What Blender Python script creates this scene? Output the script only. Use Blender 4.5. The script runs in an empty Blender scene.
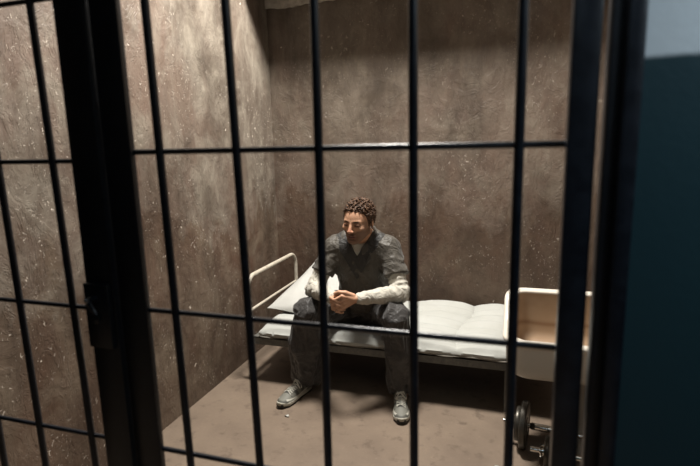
import bpy, bmesh, math, random
import numpy as np
from mathutils import Vector, Matrix
random.seed(7)
sc = bpy.context.scene
C = sc.collection
PI = math.pi

# ------------------------------------------------------------------ helpers
def link(name, me, mat=None, parent=None):
    o = bpy.data.objects.new(name, me); C.objects.link(o)
    if mat is not None:
        for m in (mat if isinstance(mat, (list, tuple)) else [mat]): me.materials.append(m)
    if parent is not None: o.parent = parent
    return o
def tag(o, label=None, cat=None, group=None, kind=None):
    for k, v in (('label', label), ('category', cat), ('group', group), ('kind', kind)):
        if v: o[k] = v
    return o
def empty(name, loc, rz=0.0):
    o = bpy.data.objects.new(name, None); C.objects.link(o)
    o.location = loc; o.rotation_euler = (0, 0, rz); o.empty_display_size = .1
    return o
class MB:
    """collects shapes in WORLD (or local) coordinates into one bmesh"""
    def __init__(s): s.bm = bmesh.new()
    def box(s, a, b, bev=0.0, seg=2):
        bm = bmesh.new(); bmesh.ops.create_cube(bm, size=1)
        c = [(a[i]+b[i])/2 for i in range(3)]; d = [abs(b[i]-a[i]) for i in range(3)]
        for v in bm.verts: v.co = Vector([v.co[i]*d[i]+c[i] for i in range(3)])
        if bev: bmesh.ops.bevel(bm, geom=bm.edges[:], offset=bev, segments=seg, affect='EDGES', profile=.5)
        s.merge(bm); return s
    def merge(s, bm, M=None):
        if M is not None: bm.transform(M)
        me = bpy.data.meshes.new('t'); bm.to_mesh(me); s.bm.from_mesh(me); bpy.data.meshes.remove(me); bm.free()
    def tube(s, pts, r, n=12, caps=True, closed=False):
        pts = [Vector(p) for p in pts]; rs = r if isinstance(r, (list, tuple)) else [r]*len(pts)
        rings = []; up = None; N = len(pts)
        for i, p in enumerate(pts):
            if closed: t = (pts[(i+1) % N]-pts[i-1]).normalized()
            else: t = (pts[min(i+1, N-1)]-pts[max(i-1, 0)]).normalized()
            if up is None:
                up = Vector((0, 0, 1)) if abs(t.z) < .9 else Vector((1, 0, 0))
            a = (up - t*up.dot(t)).normalized(); b = t.cross(a); up = a
            rings.append([s.bm.verts.new(p + (a*math.cos(2*PI*k/n)+b*math.sin(2*PI*k/n))*rs[i]) for k in range(n)])
        for i in range(N if closed else N-1):
            A, B = rings[i], rings[(i+1) % N]
            for k in range(n): s.bm.faces.new((A[k], A[(k+1) % n], B[(k+1) % n], B[k]))
        if caps and not closed:
            s.bm.faces.new(rings[0][::-1]); s.bm.faces.new(rings[-1])
        return s
    def lathe(s, prof, base=(0, 0, 0), axis=(0, 0, 1), n=32):
        M = Vector((0, 0, 1)).rotation_difference(Vector(axis)).to_matrix().to_4x4(); M.translation = Vector(base)
        rings = []
        for r, z in prof:
            rings.append([s.bm.verts.new(M @ Vector((max(r, 1e-4)*math.cos(2*PI*k/n), max(r, 1e-4)*math.sin(2*PI*k/n), z))) for k in range(n)])
        for A, B in zip(rings, rings[1:]):
            for k in range(n): s.bm.faces.new((A[k], A[(k+1) % n], B[(k+1) % n], B[k]))
        s.bm.faces.new(rings[0][::-1]); s.bm.faces.new(rings[-1]); return s
    def build(s, name, mat, parent=None, smooth=True, origin=None):
        bmesh.ops.recalc_face_normals(s.bm, faces=s.bm.faces[:])
        off = Vector((0, 0, 0))
        if parent is not None: off = Vector(parent.matrix_world_base if hasattr(parent, 'matrix_world_base') else (0, 0, 0))
        me = bpy.data.meshes.new(name); s.bm.to_mesh(me); s.bm.free()
        o = link(name, me, mat, parent)
        if smooth:
            try: me.shade_smooth()
            except Exception: pass
            set_sharp(me, 40)
        return o
def set_sharp(me, deg):
    me.polygons.foreach_set('use_smooth', [True]*len(me.polygons))
    try: me.set_sharp_from_angle(angle=math.radians(deg))
    except Exception: pass
def localise(root):
    """children were built in world coordinates: keep them there under a moved Empty"""
    M = Matrix.LocRotScale(root.location, root.rotation_euler, None).inverted()
    for ch in root.children:
        ch.data.transform(M); ch.data.update()
        for g in ch.children:
            g.data.transform(M); g.data.update()
            for h in g.children: h.data.transform(M)
def rebase(o):
    """move a single mesh object's origin to the bottom centre of its shape"""
    co = np.empty(len(o.data.vertices)*3); o.data.vertices.foreach_get('co', co); co = co.reshape(-1, 3)
    c = Vector(((co[:, 0].min()+co[:, 0].max())/2, (co[:, 1].min()+co[:, 1].max())/2, co[:, 2].min()))
    o.data.transform(Matrix.Translation(-c)); o.location = c
    return o

# ---- numpy value noise
_rng = np.random.default_rng(3)
_lat = _rng.random((64, 64, 64)).astype(np.float32)*2-1
def vnoise(P):
    P = np.asarray(P, np.float32); i = np.floor(P).astype(np.int64); f = P-i; f = f*f*(3-2*f)
    out = 0
    for a in (0, 1):
        for b in (0, 1):
            for c in (0, 1):
                w = (f[..., 0] if a else 1-f[..., 0])*(f[..., 1] if b else 1-f[..., 1])*(f[..., 2] if c else 1-f[..., 2])
                out = out + w*_lat[(i[..., 0]+a) & 63, (i[..., 1]+b) & 63, (i[..., 2]+c) & 63]
    return out
def ridge(P): return 1-2*np.abs(vnoise(P))

# ---- signed distance modelling on a grid, meshed by surface nets
class Field:
    def __init__(s, lo, hi, h):
        s.lo = np.array(lo, float); s.h = h
        s.n = np.ceil((np.array(hi)-s.lo)/h).astype(int)+1
        s.F = np.full(s.n, .05, np.float32)
    def sl(s, lo, hi):
        a = np.clip(np.floor((np.array(lo)-s.lo)/s.h).astype(int), 0, s.n); b = np.clip(np.ceil((np.array(hi)-s.lo)/s.h).astype(int)+1, 0, s.n)
        S = tuple(slice(a[i], b[i]) for i in range(3))
        ax = [(s.lo[i]+s.h*np.arange(a[i], b[i])).astype(np.float32) for i in range(3)]
        X, Y, Z = np.meshgrid(*ax, indexing='ij', sparse=True); return S, X, Y, Z
    def _put(s, S, d, k, op):
        A = s.F[S]
        if A.size == 0: return
        if op == 'add':
            if k <= 0: s.F[S] = np.minimum(A, d)
            else:
                h = np.clip(.5+.5*(A-d)/k, 0, 1); s.F[S] = A*(1-h)+d*h-k*h*(1-h)
        else:
            d = -d
            if k <= 0: s.F[S] = np.maximum(A, d)
            else:
                h = np.clip(.5-.5*(A-d)/k, 0, 1); s.F[S] = A*(1-h)+d*h+k*h*(1-h)
    def cap(s, a, b, ra, rb=None, k=.01, op='add', flat=None):
        rb = ra if rb is None else rb
        a = np.array(a, float); b = np.array(b, float); m = max(ra, rb)+k+.012
        S, X, Y, Z = s.sl(np.minimum(a, b)-m, np.maximum(a, b)+m)
        v = b-a; L = max(v.dot(v), 1e-12)
        t = np.clip(((X-a[0])*v[0]+(Y-a[1])*v[1]+(Z-a[2])*v[2])/L, 0, 1)
        d = np.sqrt((X-a[0]-t*v[0])**2+(Y-a[1]-t*v[1])**2+(Z-a[2]-t*v[2])**2)-(ra+(rb-ra)*t)
        s._put(S, d, k, op)
    def chain(s, pts, rs, k=.01, op='add'):
        for i in range(len(pts)-1): s.cap(pts[i], pts[i+1], rs[i], rs[i+1], k, op)
    def ell(s, c, r, M=None, k=.01, op='add'):
        """M: 3x3 columns = axes"""
        c = np.array(c, float); r = np.array(r, float); m = r.max()+k+.012
        S, X, Y, Z = s.sl(c-m, c+m); X = X-c[0]; Y = Y-c[1]; Z = Z-c[2]
        M = np.eye(3) if M is None else np.array(M)
        q = [(X*M[0, i]+Y*M[1, i]+Z*M[2, i]) for i in range(3)]
        k0 = np.sqrt(sum((q[i]/r[i])**2 for i in range(3))); k1 = np.sqrt(sum((q[i]/r[i]**2)**2 for i in range(3)))+1e-9
        s._put(S, k0*(k0-1)/k1, k, op)
    def fn(s, lo, hi, f, k=0, op='add'):
        S, X, Y, Z = s.sl(lo, hi); s._put(S, np.broadcast_to(f(X, Y, Z), s.F[S].shape), k, op)
    def mesh(s):
        F = s.F; F[0] = F[-1] = .05; F[:, 0] = F[:, -1] = .05; F[:, :, 0] = F[:, :, -1] = .05
        ins = F < 0; nx, ny, nz = F.shape
        cnt = np.zeros((nx-1, ny-1, nz-1), np.int8)
        for a in (0, 1):
            for b in (0, 1):
                for c in (0, 1): cnt += ins[a:nx-1+a, b:ny-1+b, c:nz-1+c]
        I = np.argwhere((cnt > 0) & (cnt < 8)); idx = np.full(cnt.shape, -1, np.int32); idx[tuple(I.T)] = np.arange(len(I))
        acc = np.zeros((len(I), 3)); num = np.zeros(len(I))
        cor = [(a, b, c) for a in (0, 1) for b in (0, 1) for c in (0, 1)]
        val = {q: F[I[:, 0]+q[0], I[:, 1]+q[1], I[:, 2]+q[2]].astype(float) for q in cor}
        for q in cor:
            for ax in range(3):
                if q[ax]: continue
                w = list(q); w[ax] = 1; w = tuple(w); A, B = val[q], val[w]
                m = (A < 0) != (B < 0); t = np.where(m, A/np.where(m, A-B, 1), 0)
                P = np.tile(np.array(q, float), (len(I), 1)); P[:, ax] += t
                acc += P*m[:, None]; num += m
        V = s.lo+(I+acc/num[:, None])*s.h
        Q = []
        for ax in range(3):
            o1, o2 = (ax+1) % 3, (ax+2) % 3
            sl0 = [slice(None)]*3; sl1 = [slice(None)]*3; sl0[ax] = slice(0, -1); sl1[ax] = slice(1, None)
            a0 = ins[tuple(sl0)]; a1 = ins[tuple(sl1)]; E = np.argwhere(a0 != a1)
            E = E[(E[:, o1] > 0) & (E[:, o2] > 0) & (E[:, o1] < F.shape[o1]-1) & (E[:, o2] < F.shape[o2]-1)]
            def g(d1, d2):
                e = E.copy(); e[:, o1] -= d1; e[:, o2] -= d2; return idx[tuple(e.T)]
            q = np.stack([g(1, 1), g(0, 1), g(0, 0), g(1, 0)], 1); fl = a0[tuple(E.T)]
            q[~fl] = q[~fl][:, ::-1]; Q.append(q)
        return V, np.concatenate(Q)
def vnormals(V, Q):
    n = np.cross(V[Q[:, 2]]-V[Q[:, 0]], V[Q[:, 3]]-V[Q[:, 1]]); N = np.zeros_like(V)
    for i in range(4):
        for c in range(3): N[:, c] += np.bincount(Q[:, i], weights=n[:, c], minlength=len(V))
    return N/(np.linalg.norm(N, axis=1, keepdims=True)+1e-12)
def relax(V, Q, it=2, w=.5):
    for _ in range(it):
        S = np.zeros_like(V); K = np.zeros(len(V))
        for i in range(4):
            a, b = Q[:, i], Q[:, (i+1) % 4]
            for c in range(3): S[:, c] += np.bincount(a, weights=V[b, c], minlength=len(V))+np.bincount(b, weights=V[a, c], minlength=len(V))
            K += np.bincount(a, minlength=len(V))+np.bincount(b, minlength=len(V))
        V = V*(1-w)+w*S/K[:, None]
    return V
def field_obj(name, fld, mat, parent=None, disp=None, color=None, it=2):
    V, Q = fld.mesh(); V = relax(V, Q, it)
    if disp is not None:
        N = vnormals(V, Q); V = V+N*disp(V, N)[:, None]
    me = bpy.data.meshes.new(name)
    me.vertices.add(len(V)); me.vertices.foreach_set('co', V.astype(np.float32).ravel())
    me.loops.add(Q.size); me.loops.foreach_set('vertex_index', Q.astype(np.int32).ravel())
    me.polygons.add(len(Q)); me.polygons.foreach_set('loop_start', np.arange(0, Q.size, 4, dtype=np.int32))
    me.update(calc_edges=True); me.validate()
    me.polygons.foreach_set('use_smooth', [True]*len(me.polygons))
    if color is not None:
        at = me.color_attributes.new('Col', 'FLOAT_COLOR', 'POINT'); N = vnormals(V, Q)
        c = np.ones((len(V), 4), np.float32); c[:, :3] = color(V, N); at.data.foreach_set('color', c.ravel())
    return link(name, me, mat, parent)

# ------------------------------------------------------------------ materials
def S(r, g, b):
    f = lambda v: (v/255/12.92 if v/255 <= .04045 else ((v/255+.055)/1.055)**2.4)
    return (f(r), f(g), f(b), 1)
class NT:
    def __init__(s, name, rough=.6, metal=0.0, spec=.5):
        s.m = bpy.data.materials.new(name); s.m.use_nodes = True; s.t = s.m.node_tree; s.N = s.t.nodes; s.L = s.t.links
        s.b = s.N['Principled BSDF']; s.b.inputs['Roughness'].default_value = rough; s.b.inputs['Metallic'].default_value = metal
        s.b.inputs['Specular IOR Level'].default_value = spec
        s.geo = s.N.new('ShaderNodeNewGeometry'); s.tc = s.N.new('ShaderNodeTexCoord')
    def coord(s, scale=(1, 1, 1), world=True, rot=(0, 0, 0)):
        mp = s.N.new('ShaderNodeMapping'); mp.inputs['Scale'].default_value = scale; mp.inputs['Rotation'].default_value = rot
        s.L.new(s.geo.outputs['Position'] if world else s.tc.outputs['Object'], mp.inputs[0]); return mp.outputs[0]
    def noise(s, sc_, detail=4, rough=.6, co=None, dist=0):
        n = s.N.new('ShaderNodeTexNoise'); n.inputs['Scale'].default_value = sc_; n.inputs['Detail'].default_value = detail
        n.inputs['Roughness'].default_value = rough; n.inputs['Distortion'].default_value = dist
        s.L.new(co if co is not None else s.coord(), n.inputs['Vector']); return n.outputs['Fac']
    def vor(s, sc_, co=None, feature='F1', out='Distance'):
        n = s.N.new('ShaderNodeTexVoronoi'); n.feature = feature; n.inputs['Scale'].default_value = sc_
        s.L.new(co if co is not None else s.coord(), n.inputs['Vector']); return n.outputs[out]
    def ramp(s, fac, a, b, ca=(0, 0, 0, 1), cb=(1, 1, 1, 1)):
        n = s.N.new('ShaderNodeValToRGB'); e = n.color_ramp.elements; e[0].position = a; e[1].position = b; e[0].color = ca; e[1].color = cb
        s.L.new(fac, n.inputs[0]); return n.outputs[0]
    def mix(s, fac, a, b, mode='MIX'):
        n = s.N.new('ShaderNodeMix'); n.data_type = 'RGBA'; n.blend_type = mode
        for i, v in ((0, fac), (6, a), (7, b)):
            if isinstance(v, (int, float, tuple)): n.inputs[i].default_value = v
            else: s.L.new(v, n.inputs[i])
        return n.outputs[2]
    def math(s, op, a, b=0.0):
        n = s.N.new('ShaderNodeMath'); n.operation = op
        for i, v in ((0, a), (1, b)):
            if isinstance(v, (int, float)): n.inputs[i].default_value = v
            else: s.L.new(v, n.inputs[i])
        return n.outputs[0]
    def col(s, c):
        if isinstance(c, tuple): s.b.inputs['Base Color'].default_value = c
        else: s.L.new(c, s.b.inputs['Base Color'])
        return s
    def bump(s, h, strength=.3, dist=.01):
        n = s.N.new('ShaderNodeBump'); n.inputs['Strength'].default_value = strength; n.inputs['Distance'].default_value = dist
        s.L.new(h, n.inputs['Height']); s.L.new(n.outputs[0], s.b.inputs['Normal']); return s
    def roughness(s, r): s.L.new(r, s.b.inputs['Roughness']); return s
    def attr(s):
        n = s.N.new('ShaderNodeVertexColor'); n.layer_name = 'Col'; return n.outputs[0]

def wall_mat(name, base, alt, grey, chips=1.0, seed=0.0):
    m = NT(name, .55, 0, .4)
    big = m.noise(1.3, 5, .62, m.coord((1, 1, .55), rot=(seed, 0, 0)), .4)
    mid = m.noise(5.5, 6, .65, m.coord((1, 1, .7)), .6)
    st = m.noise(9, 4, .6, m.coord((1, 1, .06)))
    c = m.mix(m.ramp(big, .38, .62), base, alt)
    c = m.mix(m.ramp(mid, .45, .72), c, grey)
    c = m.mix(m.math('MULTIPLY', m.ramp(st, .50, .72), .38), c, grey)
    dk = m.ramp(m.noise(3.1, 5, .7, m.coord((1, 1, .5)), .3), .32, .56, (.50, .48, .46, 1), (1, 1, 1, 1))
    c = m.mix(1.0, c, dk, 'MULTIPLY')
    # brown stain with lamp falloff painted in, darkening the lower wall; ragged patchy edge
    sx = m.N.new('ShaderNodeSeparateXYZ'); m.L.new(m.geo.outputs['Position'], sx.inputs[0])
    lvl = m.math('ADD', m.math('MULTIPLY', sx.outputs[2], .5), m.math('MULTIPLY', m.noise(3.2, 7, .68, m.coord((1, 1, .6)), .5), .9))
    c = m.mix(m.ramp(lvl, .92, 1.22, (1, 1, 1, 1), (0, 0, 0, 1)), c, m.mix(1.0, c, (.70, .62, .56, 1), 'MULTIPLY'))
    # scars and chips down to white plaster
    cl = m.ramp(m.noise(2.6, 3, .6), .44, .58)
    v1 = m.noise(55, 3, .75, m.coord((1, 1, .8)), 1.2)
    ch = m.math('MULTIPLY', m.ramp(v1, .635, .66), cl)
    dco = m.N.new('ShaderNodeVectorMath'); dco.operation = 'ADD'; nn = m.N.new('ShaderNodeTexNoise'); nn.inputs['Scale'].default_value = 40; m.L.new(m.geo.outputs['Position'], nn.inputs['Vector'])
    sv = m.N.new('ShaderNodeVectorMath'); sv.operation = 'SCALE'; sv.inputs[3].default_value = .05; m.L.new(nn.outputs['Color'], sv.inputs[0]); m.L.new(m.geo.outputs['Position'], dco.inputs[0]); m.L.new(sv.outputs[0], dco.inputs[1])
    v2 = m.ramp(m.vor(17, dco.outputs[0]), .10, .15, (1, 1, 1, 1), (0, 0, 0, 1))
    pick = m.ramp(m.noise(9, 3, .7), .575, .615)
    ch2 = m.math('MULTIPLY', m.math('MULTIPLY', v2, pick), m.ramp(m.noise(1.7, 2, .5), .42, .55))
    chs = m.math('MULTIPLY', m.math('MAXIMUM', ch, ch2), chips)
    c = m.mix(chs, c, S(225, 212, 196))
    # trowel scratches
    sc1 = m.noise(9, 5, .7, m.coord((1, 1, .5), rot=(.5, .4, .3)), 2.0)
    m.col(c)
    h = m.math('ADD', m.math('MULTIPLY', m.noise(7, 8, .62, None, .5), 1.3), m.math('MULTIPLY', m.ramp(sc1, .49, .53), .16))
    h = m.math('ADD', h, m.math('MULTIPLY', chs, -.5))
    m.bump(h, .55, .012)
    m.roughness(m.ramp(m.noise(8, 4, .6), .3, .7, (.42, .42, .42, 1), (.72, .72, .72, 1)))
    return m.m
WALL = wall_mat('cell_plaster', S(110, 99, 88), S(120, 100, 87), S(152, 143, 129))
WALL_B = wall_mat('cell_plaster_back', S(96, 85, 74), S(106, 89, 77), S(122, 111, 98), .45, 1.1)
m = NT('beam_plaster', .85); m.col(m.mix(m.ramp(m.noise(9, 6, .7), .35, .65), S(205, 196, 182), S(150, 140, 128))).bump(m.noise(30, 6, .8), .9, .02); BEAM = m.m
m = NT('floor_paint', .5, 0, .4)
c = m.mix(m.ramp(m.noise(3, 6, .65), .35, .65), S(136, 120, 104), S(121, 106, 92))
c = m.mix(m.math('MULTIPLY', m.ramp(m.noise(60, 4, .7), .6, .75), .5), c, S(165, 146, 126))
c = m.mix(m.ramp(m.noise(11, 5, .7), .30, .45, (1, 1, 1, 1), (0, 0, 0, 1)), c, S(104, 90, 78))
m.col(c).bump(m.noise(45, 5, .7), .25, .004); FLOOR = m.m
m = NT('corridor_paint', .45, 0, .4)
sx = m.N.new('ShaderNodeSeparateXYZ'); m.L.new(m.geo.outputs['Position'], sx.inputs[0])
hz = m.math('ADD', sx.outputs[2], m.math('MULTIPLY', m.math('SUBTRACT', m.noise(18, 3, .6), .5), .006))
m.col(m.mix(m.ramp(m.math('SUBTRACT', hz, 1.1065), .4985, .5015), m.mix(m.noise(5, 4), S(26, 50, 56), S(30, 56, 62)), m.mix(m.noise(4, 4), S(196, 202, 204), S(210, 214, 216))))
m.bump(m.noise(60, 4, .7), .2, .003); TEAL = m.m
m = NT('dark_ceiling', .9); m.col(m.mix(m.noise(4), S(70, 66, 62), S(84, 80, 74))); CEIL = m.m
def metal_paint(name, c1, c2, rough, bumpy=.15):
    m = NT(name, rough, 0, .5); m.col(m.mix(m.ramp(m.noise(30, 5, .7), .4, .7), c1, c2)).bump(m.noise(70, 4, .6), bumpy, .002)
    return m.m
BARS = metal_paint('black_bar_paint', S(17, 20, 26), S(30, 34, 41), .3)
POST = metal_paint('black_post_paint', S(14, 16, 20), S(24, 27, 32), .4)
LOCKM = NT('worn_steel', .3, .9).col(S(150, 150, 150)).m
BEDW = metal_paint('cream_bed_enamel', S(205, 196, 180), S(180, 170, 152), .35)
BEDG = metal_paint('grey_bed_steel', S(92, 92, 88), S(120, 118, 110), .4)
m = NT('mattress_ticking', .9, 0, .2)
sx = m.N.new('ShaderNodeSeparateXYZ'); m.L.new(m.coord((1, 1, 1), False), sx.inputs[0])
wob = m.math('ADD', sx.outputs[1], m.math('MULTIPLY', m.noise(5, 2, .5, m.coord((1, 1, 1), False)), .02))
lines = m.ramp(m.math('FRACT', m.math('MULTIPLY', wob, 9.0)), .02, .05, (1, 1, 1, 1), (0, 0, 0, 1))
c = m.mix(m.noise(6, 4), S(194, 195, 190), S(176, 176, 168))
c = m.mix(m.math('MULTIPLY', lines, .45), c, S(140, 142, 140))
c = m.mix(m.math('MULTIPLY', m.ramp(m.noise(13, 4, .7), .64, .72), .25), c, S(150, 136, 112))
m.col(c).bump(m.noise(160, 3, .6), .2, .002); TICK = m.m
m = NT('pillow_cotton', .9, 0, .2); m.col(m.mix(m.noise(6, 4), S(196, 195, 189), S(184, 183, 177))).bump(m.noise(30, 4, .6), .3, .006); PILL = m.m
m = NT('mattress_edge', .9); m.col(m.mix(m.noise(60, 4), S(80, 76, 70), S(170, 164, 152))); EDGE = m.m
m = NT('enamel', .3, 0, .5); m.L.new(m.attr(), m.b.inputs['Base Color']); ENAM = m.m
CHROME = NT('chrome', .18, 1).col(S(215, 212, 205)).m
m = NT('cast_iron', .35, .6, .5); m.col(m.mix(m.noise(25, 4), S(58, 55, 50), S(92, 88, 80))).bump(m.noise(80, 4), .3, .002); IRON = m.m
m = NT('skin', .5, 0, .4); m.L.new(m.attr(), m.b.inputs['Base Color']); m.b.inputs['Subsurface Weight'].default_value = .06
m.b.inputs['Subsurface Radius'].default_value = (.01, .004, .002); m.bump(m.noise(220, 3, .6), .15, .001); SKIN = m.m
m = NT('hair', .6, 0, .35); m.col(m.mix(m.ramp(m.noise(120, 4, .7), .4, .65), S(38, 26, 18), S(104, 73, 48))).bump(m.noise(300, 3, .7, m.coord((1, 1, .5))), .6, .003); HAIR = m.m
def cloth(name, a, b, rough, weave=500, st=.25, spec=.3):
    m = NT(name, rough, 0, spec); m.col(m.mix(m.noise(14, 5, .6), a, b)).bump(m.noise(weave, 2, .5), st, .001)
    fo = m.noise(20, 3, .55, m.coord((1, 1, .8)), 1.2); bn = m.N.new('ShaderNodeBump'); bn.inputs['Strength'].default_value = .55; bn.inputs['Distance'].default_value = .03
    m.L.new(fo, bn.inputs['Height']); m.L.new(bn.outputs[0], [n for n in m.N if n.type == 'BUMP' and n != bn][0].inputs['Normal'])
    m.b.inputs['Sheen Weight'].default_value = .15
    return m.m
SCRUB = cloth('charcoal_cotton', S(74, 70, 64), S(89, 84, 76), .5)
BAND = cloth('charcoal_neckband', S(48, 47, 45), S(58, 56, 53), .5)
TROU = cloth('dark_grey_cotton', S(58, 56, 55), S(70, 68, 66), .42)
WHITE = cloth('white_jersey', S(190, 185, 172), S(204, 199, 186), .85)
SHOEW = cloth('shoe_grey_mesh', S(178, 176, 162), S(150, 148, 136), .6)
SHOED = cloth('shoe_dark_overlay', S(62, 62, 58), S(84, 84, 78), .5)
SHOES = cloth('shoe_midsole', S(188, 184, 170), S(170, 166, 152), .6)
LACE = cloth('shoe_lace', S(226, 224, 212), S(210, 208, 196), .8)
RUB = NT('black_rubber', .6).col(S(22, 22, 22)).m
SHADE = NT('lamp_shade_metal', .5, .2).col(S(60, 60, 60)).m
BULB = NT('bulb', .5); BULB.b.inputs['Emission Color'].default_value = (1, .9, .75, 1); BULB.b.inputs['Emission Strength'].default_value = 4; BULB = BULB.m

# ------------------------------------------------------------------ the room
XL, XR, YB, YG, ZT = -1.75, .68, 3.56, .9, 4.0
def struct(name, a, b, mat, bev=0):
    o = MB().box(a, b, bev).build(name, mat, smooth=False); tag(o, kind='structure'); return o
struct('floor', (-3.2, -2.2, -.1), (2.6, YB+.1, 0), FLOOR)
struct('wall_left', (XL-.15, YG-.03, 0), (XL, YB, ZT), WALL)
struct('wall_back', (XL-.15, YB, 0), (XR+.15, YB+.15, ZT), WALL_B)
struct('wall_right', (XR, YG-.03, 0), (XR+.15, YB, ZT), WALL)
struct('ceiling', (-3.3, -2.3, ZT), (2.7, YB+.15, ZT+.1), CEIL)
struct('trim_1', (XL, 3.18, 2.53), (XR, YB, 2.75), CEIL)           # deep ledge under the roof, over the bed
# rough pale plaster strip that ends the top of the back wall
bm = bmesh.new(); rows = []
for i in range(82):
    x = XL+(XR-XL)*i/81; zb = 2.43+.008*math.sin(x*9)+random.uniform(-.006, .006)
    rows.append([bm.verts.new((x, YB-.001, zb+.004)), bm.verts.new((x, YB-.022, zb+random.uniform(0, .006))), bm.verts.new((x, YB-.026, zb+.02)), bm.verts.new((x, YB-.024, 2.5301))])
for A, B in zip(rows, rows[1:]):
    for k in range(3): bm.faces.new((A[k], A[k+1], B[k+1], B[k]))
t = MB(); t.merge(bm); o = t.build('trim_2', BEAM); tag(o, kind='structure')
# corridor side
struct('wall_front', (.168, YG-.03, 0), (2.6, YG+.10, ZT), TEAL)
struct('wall_corridor', (-3.2, -2.2, 0), (2.6, -2.1, ZT), TEAL)
struct('wall_east', (2.6, -2.2, 0), (2.7, YG+.1, ZT), TEAL)
struct('wall_west', (-3.3, -2.2, 0), (-3.2, YG-.03, ZT), TEAL)
struct('wall_front_west', (-3.3, YG-.03, 0), (XL, YG+.10, ZT), TEAL)
struct('wall_front_top', (XL, YG-.03, 2.32), (.172, YG+.10, ZT), CEIL)

# ------------------------------------------------------------------ bars
gp = empty('barred_partition', (-1.3, YG, 0))
tag(gp, 'fixed black barred partition at the left with a wide lock post', 'bars')
P_ROWS = (.462, .799, 1.129, 1.467, 1.806, 2.14)
for xa, xb in ((-1.575, -1.60), (-1.425, -1.452), (-1.275, -1.308), (-1.1256, -1.1671), (-.9571, -1.0043)):
    MB().tube([(xa, YG, .04), (xb, YG, 2.28)], .0082, 16).build('bar', BARS, gp)
for z in P_ROWS:
    MB().tube([(-1.74, YG+.005, z), (-.90, YG+.005, z)], .0056, 12).build('cross_bar', BARS, gp)
MB().box((-.915, YG-.02, 0.0), (-.838, YG+.004, 2.32), .003).build('lock_post', POST, gp)
MB().box((-1.75, YG-.02, 0.0), (-1.71, YG+.02, 2.32), .003).build('wall_post', POST, gp)
MB().box((-1.71, YG-.02, 0.0), (-.918, YG+.02, .04), .003).build('bottom_rail', POST, gp)
MB().box((-1.71, YG-.02, 2.28), (-.918, YG+.02, 2.32), .003).build('top_rail', POST, gp)
lk = MB().box((-.912, YG-.032, 1.05), (-.846, YG-.019, 1.20), .003)
lk.lathe([(.011, 0), (.011, .006), (.004, .008)], (-.882, YG-.031, 1.12), (0, -1, 0), 16)
lk = lk.build('lock_plate', POST, gp)
MB().tube([(-.880, YG-.030, 1.168), (-.880, YG-.050, 1.168), (-.874, YG-.056, 1.162), (-.860, YG-.054, 1.138)], [.006, .006, .0062, .004], 10).build('latch_handle', BARS, lk)
lb = MB().lathe([(.0052, 0), (.0052, .004), (.003, .006)], (-.877, YG-.0575, 1.170), (0, -1, 0), 14).build('latch_knob', LOCKM, lk)
localise(gp)

dr = empty('barred_door', (-.36, YG, 0))
tag(dr, 'closed black barred cell door in the middle, the seated man behind it', 'cell door')
D_X = ((-.6824, -.7106), (-.5023, -.5336), (-.3565, -.3472), (-.1739, -.1735), (.001, .0018))
D_ROWS = (.455, .797, 1.137, 1.484, 1.83, 2.17)
for xa, xb in D_X:
    MB().tube([(xa, YG, .06), (xb, YG, 2.27)], .0086, 16).build('bar', BARS, dr)
for z in D_ROWS:
    MB().tube([(-.775, YG+.006, z), (.075, YG+.006, z)], .0060, 12).build('cross_bar', BARS, dr)
MB().box((-.836, YG-.008, .02), (-.767, YG+.008, 2.31), .003).build('left_stile', POST, dr)
MB().box((.0715, YG-.025, .02), (.1135, YG+.005, 2.31), .004).build('right_stile', BARS, dr)
MB().box((-.766, YG-.015, .02), (.078, YG+.02, .06), .003).build('bottom_rail', POST, dr)
MB().box((-.766, YG-.015, 2.27), (.078, YG+.02, 2.31), .003).build('top_rail', POST, dr)
for z in (.3, 2.0):
    MB().tube([(.1060, YG-.032, z-.05), (.1060, YG-.032, z+.05)], .0065, 12).build('hinge', BARS, dr)
localise(dr)
fp = empty('frame_post', (.15, YG, 0)); tag(fp, 'broad black steel door frame post against the teal wall', 'post')
MB().box((.1235, YG-.035, 0), (.145, YG+.01, 2.32), .004).build('inner_post', POST, fp)
MB().box((.143, YG-.045, 0), (.168, YG+.01, 2.32), .004).build('outer_flange', BARS, fp)
localise(fp)

# ------------------------------------------------------------------ bed
BX0, BX1, BY0, BY1 = -1.57, .34, 2.72, 3.49
bed = empty('metal_bed', ((BX0+BX1)/2, (BY0+BY1)/2, 0))
tag(bed, 'low cream and grey metal cot along the back wall under the mattress', 'bed')
def hoop(x, y0, y1, z0, z1, r, rc, name, mat):
    pts = [(x, y0, z0)]
    for k in range(9):
        a = PI-PI/2*k/8; pts.append((x, y0+rc+rc*math.cos(a), z1-rc+rc*math.sin(a)))
    for k in range(9):
        a = PI/2-PI/2*k/8; pts.append((x, y1-rc+rc*math.cos(a), z1-rc+rc*math.sin(a)))
    pts.append((x, y1, z0)); return MB().tube(pts, r, 14).build(name, mat, bed)
hb = hoop(BX0, BY0+.013, BY1-.02, .0, .672, .0135, .085, 'headboard_hoop', BEDW)
MB().tube([(BX0, BY0+.02, .455), (BX0, BY1-.03, .455)], .009, 12).build('headboard_rail', BEDW, bed)
hoop(BX1, BY0+.013, BY1-.02, .0, .45, .0135, .07, 'footboard_hoop', BEDW)
MB().tube([(BX1, BY0+.02, .36), (BX1, BY1-.03, .36)], .009, 12).build('footboard_rail', BEDW, bed)
for y in (BY0, BY1-.045):
    f = MB().box((BX0+.012, y, .250), (BX1-.012, y+.006, .298)); f.box((BX0+.012, y, .292), (BX1-.012, y+.034, .298)); f.build('side_rail', BEDG, bed, smooth=False)
for x in (BX0+.015, BX1-.05):
    MB().box((x, BY0+.02, .262), (x+.035, BY1-.03, .290), .002).build('end_rail', BEDG, bed)
g = MB()
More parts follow.
